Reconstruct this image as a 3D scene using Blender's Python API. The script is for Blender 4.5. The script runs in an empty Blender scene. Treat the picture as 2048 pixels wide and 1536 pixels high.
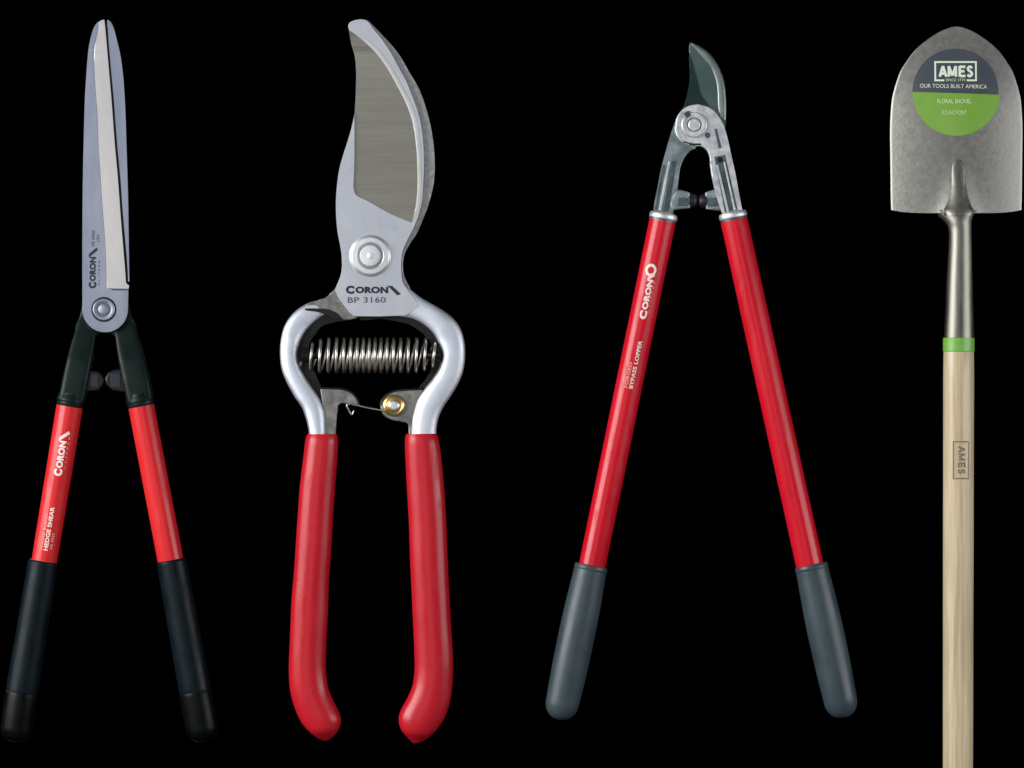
import bpy, bmesh, math, random
from mathutils import Vector, Matrix

random.seed(7)
scene = bpy.context.scene
K = 0.0005                      # metres per photo pixel on the table plane
SRC_W, SRC_H = 2048, 1536


def P(px, py):
    return Vector(((px - SRC_W / 2) * K, (SRC_H / 2 - py) * K))


# ------------------------------------------------------------------ camera
cam_d = bpy.data.cameras.new('camera')
cam = bpy.data.objects.new('camera', cam_d)
scene.collection.objects.link(cam)
CAM_H = 6.0
cam.location = (0, 0, CAM_H + 0.016)
cam.rotation_euler = (0, 0, 0)
cam_d.sensor_width = 36
cam_d.lens = 36 * CAM_H / (SRC_W * K)
cam_d.clip_start = 0.1
cam_d.clip_end = 100
scene.camera = cam

# ------------------------------------------------------------------ world and lamps (studio softboxes, plus added edge strips)
world = bpy.data.worlds.new('World')
scene.world = world
world.use_nodes = True
wb = world.node_tree.nodes['Background']
wb.inputs[0].default_value = (0.80, 0.90, 1.0, 1)
wb.inputs[1].default_value = 0.14


def area(name, loc, target, sx, sy, power, col=(1, 1, 1)):
    d = bpy.data.lights.new(name, 'AREA')
    d.shape = 'RECTANGLE'
    d.size, d.size_y, d.energy, d.color = sx, sy, power, col
    o = bpy.data.objects.new(name, d)
    scene.collection.objects.link(o)
    o.location = loc
    o.rotation_euler = (Vector(target) - Vector(loc)).to_track_quat('-Z', 'Y').to_euler()
    return o


area('overhead_softbox', (-0.85, 0.5, 6.6), (0, 0, 0), 2.5, 2.9, 29, (1, 0.985, 0.96))
area('key_softbox', (-2.7, 0.7, 1.7), (0, 0, 0), 1.0, 2.6, 112, (1, 1, 1))
area('fill_softbox', (2.7, 0.2, 1.5), (0, 0, 0), 0.5, 2.4, 23, (0.93, 0.97, 1.0))
area('left_strip', (-2.2, 0, 0.45), (0, 0, 0.0), 0.35, 3.0, 16, (1, 1, 1))  # added low lamp, only to brighten the left edges of the tools
area('right_strip', (2.2, 0, 0.45), (0, 0, 0.0), 0.35, 3.0, 14, (1, 1, 1))  # added low lamp, only to brighten the right edges of the tools

scene.view_settings.view_transform = 'Standard'
scene.view_settings.look = 'None'
scene.view_settings.exposure = 0
scene.view_settings.gamma = 1
scene.view_settings.use_curve_mapping = False


# ------------------------------------------------------------------ materials
def srgb(r, g, b):
    def f(c):
        c /= 255
        return c / 12.92 if c <= 0.04045 else ((c + 0.055) / 1.055) ** 2.4
    return (f(r), f(g), f(b), 1)


def material(name, c1, c2=None, metallic=0.0, rough=0.5, rough_var=0.08, scale=60, stretch=(1, 1, 1),
             bump=0.0, bump_scale=400, coat=0.0, sheen=0.0, sheen_rough=0.12, spec=0.5, detail=4, aniso=0.0, mix_lo=0.35, mix_hi=0.65, wear=0.0):
    m = bpy.data.materials.new(name)
    m.use_nodes = True
    nt = m.node_tree
    n, l = nt.nodes, nt.links
    b = n['Principled BSDF']
    b.inputs['Metallic'].default_value = metallic
    b.inputs['Specular IOR Level'].default_value = spec
    b.inputs['Coat Weight'].default_value = coat
    b.inputs['Coat Roughness'].default_value = 0.18
    b.inputs['Sheen Weight'].default_value = sheen
    b.inputs['Sheen Roughness'].default_value = sheen_rough
    b.inputs['Anisotropic'].default_value = aniso
    tc = n.new('ShaderNodeTexCoord')
    mp = n.new('ShaderNodeMapping')
    mp.inputs['Scale'].default_value = stretch
    l.new(tc.outputs['Object'], mp.inputs['Vector'])
    nz = n.new('ShaderNodeTexNoise')
    nz.inputs['Scale'].default_value = scale
    nz.inputs['Detail'].default_value = detail
    nz.inputs['Roughness'].default_value = 0.6
    l.new(mp.outputs['Vector'], nz.inputs['Vector'])
    cr = n.new('ShaderNodeValToRGB')
    cr.color_ramp.elements[0].position = mix_lo
    cr.color_ramp.elements[1].position = mix_hi
    cr.color_ramp.elements[0].color = c1
    cr.color_ramp.elements[1].color = c2 or c1
    l.new(nz.outputs['Fac'], cr.inputs['Fac'])
    l.new(cr.outputs['Color'], b.inputs['Base Color'])
    mr = n.new('ShaderNodeMapRange')
    mr.inputs['From Min'].default_value = 0.3
    mr.inputs['From Max'].default_value = 0.7
    mr.inputs['To Min'].default_value = max(0.03, rough - rough_var)
    mr.inputs['To Max'].default_value = min(1, rough + rough_var)
    l.new(nz.outputs['Fac'], mr.inputs['Value'])
    if wear:
        wv = n.new('ShaderNodeTexNoise')
        wv.inputs['Scale'].default_value = 26
        wv.inputs['Detail'].default_value = 8
        wv.inputs['Distortion'].default_value = 1.6
        wm = n.new('ShaderNodeMapping')
        wm.inputs['Scale'].default_value = (3.0, 0.7, 3.0)
        wm.inputs['Rotation'].default_value = (0, 0, 0.5)
        l.new(tc.outputs['Object'], wm.inputs['Vector'])
        l.new(wm.outputs['Vector'], wv.inputs['Vector'])
        wr = n.new('ShaderNodeMapRange')
        wr.inputs['From Min'].default_value = 0.56
        wr.inputs['From Max'].default_value = 0.66
        wr.inputs['To Min'].default_value = 0.0
        wr.inputs['To Max'].default_value = wear
        l.new(wv.outputs['Fac'], wr.inputs['Value'])
        ad = n.new('ShaderNodeMath')
        ad.operation = 'ADD'
        l.new(mr.outputs['Result'], ad.inputs[0])
        l.new(wr.outputs['Result'], ad.inputs[1])
        l.new(ad.outputs[0], b.inputs['Roughness'])
    else:
        l.new(mr.outputs['Result'], b.inputs['Roughness'])
    if bump:
        n2 = n.new('ShaderNodeTexNoise')
        n2.inputs['Scale'].default_value = bump_scale
        n2.inputs['Detail'].default_value = 3
        l.new(mp.outputs['Vector'], n2.inputs['Vector'])
        bp = n.new('ShaderNodeBump')
        bp.inputs['Strength'].default_value = bump
        bp.inputs['Distance'].default_value = 0.0006
        l.new(n2.outputs['Fac'], bp.inputs['Height'])
        l.new(bp.outputs['Normal'], b.inputs['Normal'])
    return m


M = {}
M['black_cloth'] = material('black_velvet', (0, 0, 0, 1), rough=1.0, rough_var=0, spec=0.0)
M['shear_steel'] = material('dull_blue_steel', srgb(138, 146, 166), srgb(162, 166, 182), 1, 0.42, 0.05, 30, (1, 0.25, 1), bump=0.05, bump_scale=900, wear=0.14)
M['shear_bevel'] = material('ground_bright_steel', srgb(236, 232, 234), srgb(250, 247, 244), 1, 0.38, 0.05, 40, (1, 0.2, 1), bump=0.06, bump_scale=800)
M['pruner_body'] = material('satin_forged_steel', srgb(196, 201, 212), srgb(212, 215, 222), 1, 0.42, 0.06, 25, bump=0.10, bump_scale=700, wear=0.14)
M['pruner_ground'] = material('brushed_ground_steel', srgb(128, 127, 120), srgb(142, 140, 132), 1, 0.38, 0.04, 60, (0.2, 3.2, 1), bump=0.08, bump_scale=260)
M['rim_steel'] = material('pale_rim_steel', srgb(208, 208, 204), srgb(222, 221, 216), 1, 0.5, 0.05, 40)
M['hook_steel'] = material('rough_forged_steel', srgb(150, 150, 150), srgb(190, 190, 190), 1, 0.5, 0.1, 220, bump=0.6, bump_scale=260)
M['bow_steel'] = material('pale_satin_steel', srgb(218, 224, 236), srgb(230, 234, 242), 1, 0.56, 0.05, 20, bump=0.08, bump_scale=600)
M['web_steel'] = material('grey_cast_steel', srgb(120, 120, 116), srgb(160, 160, 155), 1, 0.5, 0.1, 90, bump=0.35, bump_scale=300)
M['dark_web'] = material('dark_inner_steel', srgb(20, 20, 20), srgb(36, 33, 30), 0.3, 0.5, 0.1, 60, spec=0.3)
M['dark_metal'] = material('blackened_steel', srgb(8, 8, 10), srgb(18, 18, 20), 0.3, 0.45, 0.08, 80)
M['nut_steel'] = material('bright_nut_steel', srgb(226, 228, 230), srgb(240, 240, 240), 0.9, 0.5, 0.06, 60)
M['grey_nut'] = material('grey_nut_steel', srgb(146, 150, 166), srgb(166, 169, 184), 1, 0.5, 0.06, 60)
M['spring_steel'] = material('spring_wire_steel', srgb(188, 182, 172), srgb(214, 208, 200), 1, 0.34, 0.05, 90)
M['brass'] = material('brass', srgb(222, 178, 98), srgb(238, 204, 130), 1, 0.3, 0.05, 90)
M['arm_paint'] = material('dark_green_black_paint', srgb(5, 20, 17), srgb(8, 26, 23), 0, 0.42, 0.06, 60, spec=0.2, sheen=0.3)
M['red_tube'] = material('red_painted_tube', srgb(208, 34, 42), srgb(216, 42, 44), 0, 0.27, 0.04, 30, (1, 0.3, 1), coat=0.05, spec=0.28, bump=0.03, bump_scale=300, wear=0.14)
M['red_lopper'] = material('crimson_painted_tube', srgb(202, 16, 36), srgb(212, 22, 42), 0, 0.27, 0.04, 30, (1, 0.3, 1), coat=0.05, spec=0.28, bump=0.03, bump_scale=300, wear=0.14)
M['red_vinyl'] = material('red_dipped_vinyl', srgb(186, 22, 36), srgb(194, 28, 42), 0, 0.30, 0.05, 18, coat=0.05, spec=0.32, bump=0.02, bump_scale=60, wear=0.14)
M['black_grip'] = material('black_rubber', srgb(5, 17, 23), srgb(8, 21, 27), 0, 0.42, 0.08, 50, sheen=0.3, spec=0.15, bump=0.06, bump_scale=500)
M['black_cap'] = material('matte_black_rubber', srgb(2, 3, 3), srgb(4, 5, 5), 0, 0.42, 0.08, 50, sheen=0.25, spec=0.14)
M['grey_grip'] = material('slate_grey_rubber', srgb(50, 64, 72), srgb(62, 76, 80), 0, 0.42, 0.08, 26, spec=0.45, bump=0.06, bump_scale=400)
M['lopper_blade'] = material('coated_green_grey_steel', srgb(74, 96, 92), srgb(86, 106, 102), 0.75, 0.36, 0.05, 30)
M['lopper_hook'] = material('dark_green_steel', srgb(20, 44, 38), srgb(26, 52, 46), 0.5, 0.42, 0.05, 30)
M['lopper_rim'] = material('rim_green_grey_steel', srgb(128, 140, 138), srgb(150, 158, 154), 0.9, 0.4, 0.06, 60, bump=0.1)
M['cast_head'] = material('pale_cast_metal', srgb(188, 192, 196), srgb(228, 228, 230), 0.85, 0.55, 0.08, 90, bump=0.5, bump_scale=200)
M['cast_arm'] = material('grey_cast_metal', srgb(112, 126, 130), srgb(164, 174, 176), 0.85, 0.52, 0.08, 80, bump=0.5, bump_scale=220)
M['rubber_tip'] = material('black_stop_rubber', srgb(22, 18, 34), srgb(30, 26, 40), 0, 0.5, 0.05, 60)
M['ink_black'] = material('black_ink', srgb(24, 30, 44), rough=0.6)
M['ink_grey'] = material('grey_ink', srgb(70, 76, 92), rough=0.6)
M['ink_white'] = material('white_ink', srgb(250, 225, 215), rough=0.6)
M['ink_pink'] = material('worn_pale_ink', srgb(240, 165, 155), rough=0.6)
M['spade_steel'] = material('tempered_spade_steel', srgb(138, 137, 131), srgb(153, 152, 147), 1, 0.48, 0.05, 160, bump=0.22, bump_scale=300, detail=6)
M['socket_steel'] = material('socket_steel', srgb(112, 110, 102), srgb(152, 150, 140), 1, 0.46, 0.08, 60, (1, 0.15, 1), bump=0.2, bump_scale=200)
M['label_dark'] = material('charcoal_label', srgb(66, 70, 80), srgb(72, 76, 84), 0, 0.4, 0.05, 50, coat=0.1)
M['label_green'] = material('green_label', srgb(116, 164, 50), srgb(126, 172, 66), 0, 0.4, 0.05, 40, coat=0.1)
M['label_ink'] = material('pale_label_ink', srgb(228, 240, 220), rough=0.5)
M['label_ink_green'] = material('pale_green_label_ink', srgb(214, 238, 176), rough=0.5)
M['green_band'] = material('green_band', srgb(112, 176, 60), srgb(122, 184, 72), 0, 0.4, 0.05, 50, coat=0.1)
M['stamp'] = material('burnt_stamp_brown', srgb(122, 104, 88), srgb(140, 122, 100), rough=0.8, scale=900)


def wood_material():
    m = material('pale_ash_wood', srgb(178, 158, 116), srgb(226, 206, 172), 0, 0.42, 0.06, 36, (9, 0.28, 9),
                 bump=0.25, bump_scale=60, coat=0.15, detail=6, mix_lo=0.3, mix_hi=0.72)
    return m


M['wood'] = wood_material()

# ------------------------------------------------------------------ builders
ROOT = {}


def empty(name, px, py, label, cat):
    o = bpy.data.objects.new(name, None)
    o.empty_display_size = 0.02
    scene.collection.objects.link(o)
    c = P(px, py)
    o.location = (c.x, c.y, 0)
    o['label'], o['category'] = label, cat
    ROOT[o.name] = Vector((c.x, c.y, 0))
    return o


def root_of(o):
    while o.parent is not None:
        o = o.parent
    return o


def link(name, bm, mat, parent, smooth=True, angle=32, label=None):
    """link bm (in world metres) as one mesh under parent"""
    bmesh.ops.recalc_face_normals(bm, faces=bm.faces)
    r = ROOT[root_of(parent).name]
    bmesh.ops.translate(bm, vec=-r, verts=bm.verts)
    me = bpy.data.meshes.new(name)
    bm.to_mesh(me)
    bm.free()
    for p in me.polygons:
        p.use_smooth = smooth
    if smooth:
        me.set_sharp_from_angle(angle=math.radians(angle))
    me.materials.append(mat)
    o = bpy.data.objects.new(name, me)
    scene.collection.objects.link(o)
    o.parent = parent
    if label:
        o['label'] = label
    return o


def catmull(pts, per=8, closed=False):
    n = len(pts)
    D = len(pts[0])
    out = []
    rng = range(n if closed else n - 1)
    for i in rng:
        if closed:
            p0, p1, p2, p3 = pts[(i - 1) % n], pts[i], pts[(i + 1) % n], pts[(i + 2) % n]
        else:
            p1, p2 = pts[i], pts[i + 1]
            p0 = pts[i - 1] if i > 0 else tuple(2 * p1[k] - p2[k] for k in range(D))
            p3 = pts[i + 2] if i + 2 < n else tuple(2 * p2[k] - p1[k] for k in range(D))
        # centripetal parametrisation keeps uneven spacing free of loops
        def dist(a, b):
            return max(1e-6, math.sqrt(sum((a[k] - b[k]) ** 2 for k in range(min(2, D))))) ** 0.5
        t0 = 0
        t1 = t0 + dist(p0, p1)
        t2 = t1 + dist(p1, p2)
        t3 = t2 + dist(p2, p3)
        for s in range(per):
            t = t1 + (t2 - t1) * s / per
            v = []
            for k in range(D):
                a1 = (t1 - t) / (t1 - t0) * p0[k] + (t - t0) / (t1 - t0) * p1[k]
                a2 = (t2 - t) / (t2 - t1) * p1[k] + (t - t1) / (t2 - t1) * p2[k]
                a3 = (t3 - t) / (t3 - t2) * p2[k] + (t - t2) / (t3 - t2) * p3[k]
                b1 = (t2 - t) / (t2 - t0) * a1 + (t - t0) / (t2 - t0) * a2
                b2 = (t3 - t) / (t3 - t1) * a2 + (t - t1) / (t3 - t1) * a3
                v.append((t2 - t) / (t2 - t1) * b1 + (t - t1) / (t2 - t1) * b2)
            out.append(tuple(v))
    if not closed:
        out.append(tuple(pts[-1]))
    return out


def resample(pts, n):
    d = [0]
    for a, b in zip(pts, pts[1:]):
        d.append(d[-1] + math.sqrt(sum((a[k] - b[k]) ** 2 for k in range(2))))
    L = d[-1]
    out, j = [], 0
    for i in range(n):
        t = L * i / (n - 1)
        while j < len(d) - 2 and d[j + 1] < t:
            j += 1
        f = 0 if d[j + 1] == d[j] else (t - d[j]) / (d[j + 1] - d[j])
        f = min(1, max(0, f))
        out.append(tuple(pts[j][k] + f * (pts[j + 1][k] - pts[j][k]) for k in range(len(pts[0]))))
    return out


def plate(name, pts, z0, z1, mat, parent, bevel=0.0006, segs=2, ztop=None, label=None, angle=32):
    """extruded outline with a bevelled upper rim; pts in photo px; ztop(px,py) lifts or tilts the upper face"""
    clean = []
    for p in pts:
        if not clean or (abs(p[0] - clean[-1][0]) + abs(p[1] - clean[-1][1])) > 0.3:
            clean.append(p)
    if (abs(clean[0][0] - clean[-1][0]) + abs(clean[0][1] - clean[-1][1])) < 0.3:
        clean.pop()
    bm = bmesh.new()
    vs = []
    for p in clean:
        c = P(p[0], p[1])
        vs.append(bm.verts.new((c.x, c.y, z0)))
    f = bm.faces.new(vs)
    r = bmesh.ops.extrude_face_region(bm, geom=[f])
    top = [g for g in r['geom'] if isinstance(g, bmesh.types.BMVert)]
    for v in top:
        v.co.z = z1
    topf = [g for g in r['geom'] if isinstance(g, bmesh.types.BMFace)]
    if bevel > 0:
        edges = [e for e in topf[0].edges]
        bmesh.ops.bevel(bm, geom=edges, offset=bevel, segments=segs, profile=0.5, affect='EDGES', clamp_overlap=True)
    bmesh.ops.triangulate(bm, faces=[f for f in bm.faces if len(f.verts) > 4], ngon_method='BEAUTY')
    if ztop:
        for v in bm.verts:
            if v.co.z > z0 + 1e-6:
                px, py = v.co.x / K + SRC_W / 2, SRC_H / 2 - v.co.y / K
                v.co.z += ztop(px, py)
    o = link(name, bm, mat, parent, angle=angle, label=label)
    wn = o.modifiers.new('even_faces', 'WEIGHTED_NORMAL')
    wn.weight = 100
    wn.keep_sharp = True
    return o


def ruled(name, L, Rr, zL, zR, z0, mat, parent, n=90, label=None):
    """flat-ground facet between two outlines: top falls from zR to zL"""
    L, Rr = resample(L, n), resample(Rr, n)
    rings = []
    for a, b in zip(L, Rr):
        a, b = P(*a), P(*b)
        rings.append([(a.x, a.y, z0), (a.x, a.y, zL), (b.x, b.y, zR), (b.x, b.y, z0)])
    return link(name, ring_loft(rings), mat, parent, angle=25, label=label)


def at_y(pts, y):
    for a, b in zip(pts, pts[1:]):
        lo, hi = (a, b) if a[1] <= b[1] else (b, a)
        if lo[1] <= y <= hi[1]:
            return lo[0] + (hi[0] - lo[0]) * (y - lo[1]) / max(1e-6, hi[1] - lo[1])
    return pts[-1][0] if abs(pts[-1][1] - y) < abs(pts[0][1] - y) else pts[0][0]


def ring_loft(rings, closed_ends=True):
    bm = bmesh.new()
    R = [[bm.verts.new(p) for p in r] for r in rings]
    m = len(R[0])
    for a, b in zip(R, R[1:]):
        for i in range(m):
            bm.faces.new((a[i], a[(i + 1) % m], b[(i + 1) % m], b[i]))
    if closed_ends:
        bm.faces.new(R[0])
        bm.faces.new(R[-1])
    return bm


def ribbon(name, L, R, H, zc, mat, parent, n=60, expo=2.2, seg=28, smooth_in=True, per=6, end_round=True, label=None, angle=40):
    """loft between a left and a right outline (px). H, zc: half height / centre height (m), number or list along the length"""
    if smooth_in:
        L, R = catmull(L, per), catmull(R, per)
    L, R = resample(L, n), resample(R, n)

    def at(a, t):
        if not isinstance(a, (list, tuple)):
            return a
        x = t * (len(a) - 1)
        i = min(int(x), len(a) - 2)
        return a[i] + (a[i + 1] - a[i]) * (x - i)
    rings = []
    for i in range(n):
        t = i / (n - 1)
        a, b = P(*L[i]), P(*R[i])
        c, h = (a + b) / 2, (b - a) / 2
        hh = at(H, t)
        w = h.length
        if end_round:
            hh = min(hh, max(0.0006, w * 1.0)) if w < hh else hh
        ring = []
        for k in range(seg):
            th = 2 * math.pi * k / seg
            cs, sn = math.cos(th), math.sin(th)
            s = math.copysign(abs(cs) ** (2 / expo), cs)
            q = math.copysign(abs(sn) ** (2 / expo), sn)
            p = c + h * s
            ring.append((p.x, p.y, at(zc, t) + q * hh))
        rings.append(ring)
    return link(name, ring_loft(rings), mat, parent, label=label, angle=angle)


def rod(name, stations, mat, parent, seg=40, label=None, flat=1.0, angle=35):
    """straight or bent rod: stations (px, py, half width px, centre height m)"""
    rings = []
    n = len(stations)
    for i, (x, y, r, z) in enumerate(stations):
        a = stations[max(0, i - 1)]
        b = stations[min(n - 1, i + 1)]
        d = P(b[0], b[1]) - P(a[0], a[1])
        d.normalize()
        nrm = Vector((-d.y, d.x))
        c = P(x, y)
        ring = []
        for k in range(seg):
            th = 2 * math.pi * k / seg
            p = c + nrm * (math.cos(th) * r * K)
            ring.append((p.x, p.y, max(0.0004, z + math.sin(th) * r * K * flat)))
        rings.append(ring)
    return link(name, ring_loft(rings), mat, parent, label=label, angle=angle)


def along(a, b, spec):
    """spec: list of (distance px from a, radius px) -> stations on the line a->b; z from spec or default"""
    d = Vector((b[0] - a[0], b[1] - a[1]))
    L = d.length
    d.normalize()
    return [(a[0] + d.x * s[0], a[1] + d.y * s[0], s[1], s[2]) for s in spec], L


def disc(name, px, py, prof, mat, parent, seg=48, label=None, squash=1.0):
    """lathe about a vertical axis. prof: list of (radius px, z m), inner to outer"""
    c = P(px, py)
    bm = bmesh.new()
    rings = []
    for r, z in prof:
        if r <= 1e-6:
            rings.append([bm.verts.new((c.x, c.y, z))])
        else:
            rings.append([bm.verts.new((c.x + math.cos(2 * math.pi * k / seg) * r * K,
                                        c.y + math.sin(2 * math.pi * k / seg) * r * K * squash, z)) for k in range(seg)])
    for a, b in zip(rings, rings[1:]):
        for k in range(seg):
            if len(a) == 1 and len(b) == 1:
                continue
            if len(a) == 1:
                bm.faces.new((a[0], b[k], b[(k + 1) % seg]))
            elif len(b) == 1:
                bm.faces.new((a[k], a[(k + 1) % seg], b[0]))
            else:
                bm.faces.new((a[k], a[(k + 1) % seg], b[(k + 1) % seg], b[k]))
    return link(name, bm, mat, parent, label=label, angle=30)


def wire(name, pts, rad, mat, parent, seg=10, label=None):
    """tube through 3-D points (metres); rad number or list"""
    n = len(pts)
    pts = [Vector(p) for p in pts]
    rings = []
    t0 = (pts[1] - pts[0]).normalized()
    u = t0.orthogonal().normalized()
    for i in range(n):
        t = (pts[min(n - 1, i + 1)] - pts[max(0, i - 1)]).normalized()
        u = (u - t * u.dot(t)).normalized()
        v = t.cross(u)
        r = rad[i] if isinstance(rad, list) else rad
        rings.append([pts[i] + (u * math.cos(2 * math.pi * k / seg) + v * math.sin(2 * math.pi * k / seg)) * r for k in range(seg)])
    return link(name, ring_loft(rings), mat, parent, label=label, angle=60)


# ---- lettering -----------------------------------------------------------
def glyphs(body, bold=0.02, spacing=1.0):
    """flat bmesh-ready mesh of a string, normalised to a 1 x 1 box"""
    cu = bpy.data.curves.new('lettering', 'FONT')
    cu.body = body
    cu.size = 1
    cu.offset = bold
    cu.space_character = spacing
    cu.resolution_u = 4
    o = bpy.data.objects.new('lettering', cu)
    scene.collection.objects.link(o)
    bpy.context.view_layer.update()
    dg = bpy.context.evaluated_depsgraph_get()
    me = bpy.data.meshes.new_from_object(o.evaluated_get(dg))
    bpy.data.objects.remove(o)
    bpy.data.curves.remove(cu)
    xs = [v.co.x for v in me.vertices]
    ys = [v.co.y for v in me.vertices]
    x0, x1, y0, y1 = min(xs), max(xs), min(ys), max(ys)
    vs = [((v.co.x - x0) / (x1 - x0), (v.co.y - y0) / (y1 - y0)) for v in me.vertices]
    fs = [tuple(p.vertices) for p in me.polygons]
    bpy.data.meshes.remove(me)
    return vs, fs


def compose(items):
    """items: ('text', body, bold, spacing, u0,u1,v0,v1) or ('poly', [(u,v)...]) -> verts, faces in logo units"""
    V, F = [], []
    for it in items:
        b = len(V)
        if it[0] == 'text':
            _, body, bold, sp, u0, u1, v0, v1 = it
            vs, fs = glyphs(body, bold, sp)
            V += [(u0 + x * (u1 - u0), v0 + y * (v1 - v0)) for x, y in vs]
            F += [tuple(b + i for i in f) for f in fs]
        elif it[0] == 'ring':
            _, cu_, cv, ru, rv, wu, wv = it
            n = 28
            for k in range(n):
                a = 2 * math.pi * k / n
                V.append((cu_ + math.cos(a) * ru, cv + math.sin(a) * rv))
                V.append((cu_ + math.cos(a) * (ru - wu), cv + math.sin(a) * (rv - wv)))
            for k in range(n):
                j = (k + 1) % n
                F.append((b + 2 * k, b + 2 * j, b + 2 * j + 1, b + 2 * k + 1))
        else:
            V += it[1]
            F.append(tuple(range(b, len(V))))
    return V, F


def place_marks(name, VF, ox, oy, du, dv, zfun, mat, parent, lift=0.00025, label=None):
    """logo unit vectors du, dv are photo-pixel vectors; (ox, oy) is the logo's origin"""
    V, F = VF
    bm = bmesh.new()
    vs = []
    for u, v in V:
        px = ox + du[0] * u + dv[0] * v
        py = oy + du[1] * u + dv[1] * v
        c = P(px, py)
        vs.append(bm.verts.new((c.x, c.y, 0)))
    for f in F:
        try:
            bm.faces.new([vs[i] for i in f])
        except ValueError:
            pass
    bmesh.ops.triangulate(bm, faces=bm.faces)
    for _ in range(3):
        long = [e for e in bm.edges if e.calc_length() > 0.0022]
        if not long:
            break
        bmesh.ops.subdivide_edges(bm, edges=long, cuts=1, use_grid_fill=True)
        bmesh.ops.triangulate(bm, faces=bm.faces)
    for v in bm.verts:
        px, py = v.co.x / K + SRC_W / 2, SRC_H / 2 - v.co.y / K
        v.co.z = zfun(px, py) + lift
    bmesh.ops.recalc_face_normals(bm, faces=bm.faces)
    o = link(name, bm, mat, parent, smooth=False, label=label)
    me = o.data
    if sum(p.normal.z for p in me.polygons) < 0:
        me.flip_normals()
    return o


def crown_logo(emblem=False):
    it = [('text', 'C', 0.065, 1, 0.0, 0.155, 0.0, 1.0),
          ('text', 'ORON', 0.06, 1.06, 0.175, 0.77, 0.08, 0.90)]
    if emblem:
        it = [('text', 'C', 0.065, 1, 0.0, 0.155, 0.0, 1.0),
              ('text', 'ORON', 0.06, 1.06, 0.175, 0.72, 0.08, 0.90),
              ('poly', [(0.70, 0.95), (0.75, 0.95), (0.84, 0.10), (0.79, 0.0)]),
              ('ring', 0.885, 0.72, 0.115, 0.78, 0.05, 0.34)]
    else:
        it.append(('poly', [(0.75, 1.04), (0.84, 1.0), (1.0, 0.02), (0.94, -0.16)]))
    return compose(it)


def tube_top(a, b, ra, rb, zc):
    """height of a tube's upper surface over a photo pixel"""
    d = Vector((b[0] - a[0], b[1] - a[1]))
    L = d.length
    d.normalize()

    def f(px, py):
        w = Vector((px - a[0], py - a[1]))
        t = w.dot(d) / L
        dist = abs(w.x * d.y - w.y * d.x)
        r = ra + (rb - ra) * t
        return zc + math.sqrt(max(0.0, r * r - dist * dist)) * K
    return f


def circle(cx, cy, r, a0=0, a1=360, n=32):
    return [(cx + r * math.cos(math.radians(a0 + (a1 - a0) * k / n)), cy - r * math.sin(math.radians(a0 + (a1 - a0) * k / n))) for k in range(n + 1)]


def open_smooth(pts, per=6):
    return catmull(pts, per)


# ------------------------------------------------------------------ the surface
bm = bmesh.new()
s = 4.0
bm.faces.new([bm.verts.new(p) for p in ((-s, -s, 0), (s, -s, 0), (s, s, 0), (-s, s, 0))])
me = bpy.data.meshes.new('backdrop')
bm.to_mesh(me)
bm.free()
me.materials.append(M['black_cloth'])
backdrop = bpy.data.objects.new('backdrop', me)
scene.collection.objects.link(backdrop)
backdrop['kind'] = 'structure'

# ================================================================== 1. HEDGE SHEARS
hs = empty('hedge_shears', 210, 780, 'closed long straight shears with slim red tubes and black grips, at the far left', 'hedge shears')

gap = [(214.5, 46), (216.5, 77), (221, 130), (226.3, 187), (234.6, 293), (240.8, 359), (245.4, 424), (253, 510), (256.6, 563)]  # rear blade cut back here to leave a dark shadow line
rear_sil = [(214.5, 39.5), (220, 42), (225, 50), (229.5, 64), (234.5, 84), (240.5, 110), (246, 152), (250, 211), (253, 300), (256, 400), (257.5, 504), (258.5, 563)]
o_back = plate('blade', open_smooth(rear_sil) + list(reversed(open_smooth(gap))), 0.0118, 0.0146, M['shear_steel'], hs, bevel=0.0005, label='rear blade, a blue grey strip showing behind')
gap_shade = open_smooth([(209, 42), (222, 48), (232, 90), (243, 152), (248, 300), (254, 504), (256, 600)]) + [(240, 620), (226, 600)] + open_smooth([(226, 560), (214, 400), (202, 200), (203, 90), (209, 42)])
plate('gap_shade_plate', gap_shade, 0.0085, 0.0117, M['dark_metal'], o_back, bevel=0.0004)  # added dark plate, its colour stands in for the shadow between the blades
# front blade body: flat, carries the lettering, ends in a round boss
cut_line = [(209, 40), (212.5, 77), (217, 130), (222, 187), (230, 293), (236, 359), (240.6, 424), (249, 527), (252, 566)]
bev_line = [(197, 55), (188.5, 103), (190, 164), (195, 234), (197, 293), (201, 351), (203, 387), (210, 481), (213.6, 576)]
left_sil = [(197, 43), (190, 52), (184, 67), (177.5, 98), (173, 150), (170, 200), (168, 270), (166, 360), (165, 470), (165, 586), (165, 619)]
boss = circle(210.5, 619, 45.5, 180, 360, 28)
body = (open_smooth([(197, 55)] + bev_line[1:]) + [(257, 579), (256.3, 619)] + list(reversed(boss)) + list(reversed(open_smooth(left_sil))))
o_front = plate('blade', body, 0.0150, 0.0182, M['shear_steel'], hs, bevel=0.0005, label='front blade with dark lettering and a round pivot end')
# the bright ground bevel, sloping down to the cutting edge
bevel_poly = (open_smooth([(197, 45), (203, 40.5), (210, 39)])[:-1] + open_smooth(cut_line) + [(258, 571), (257, 578.2)] + [(214.3, 576.5)]
              + [(x + 0.5, y) for x, y in reversed(open_smooth(bev_line))])


def bevel_slope(px, py):
    xr = 209 + (py - 40) * 0.0815
    xl = 189 + (py - 60) * 0.048
    return -0.00005 * (px - xl)


plate('bevel', bevel_poly, 0.0149, 0.01815, M['shear_bevel'], o_front, bevel=0.0002, segs=1, ztop=bevel_slope)
plate('notch', [(219, 577.3), (256.5, 577.3), (256.5, 581), (226, 581)], 0.0180, 0.01835, M['ink_grey'], o_front, bevel=0)
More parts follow.
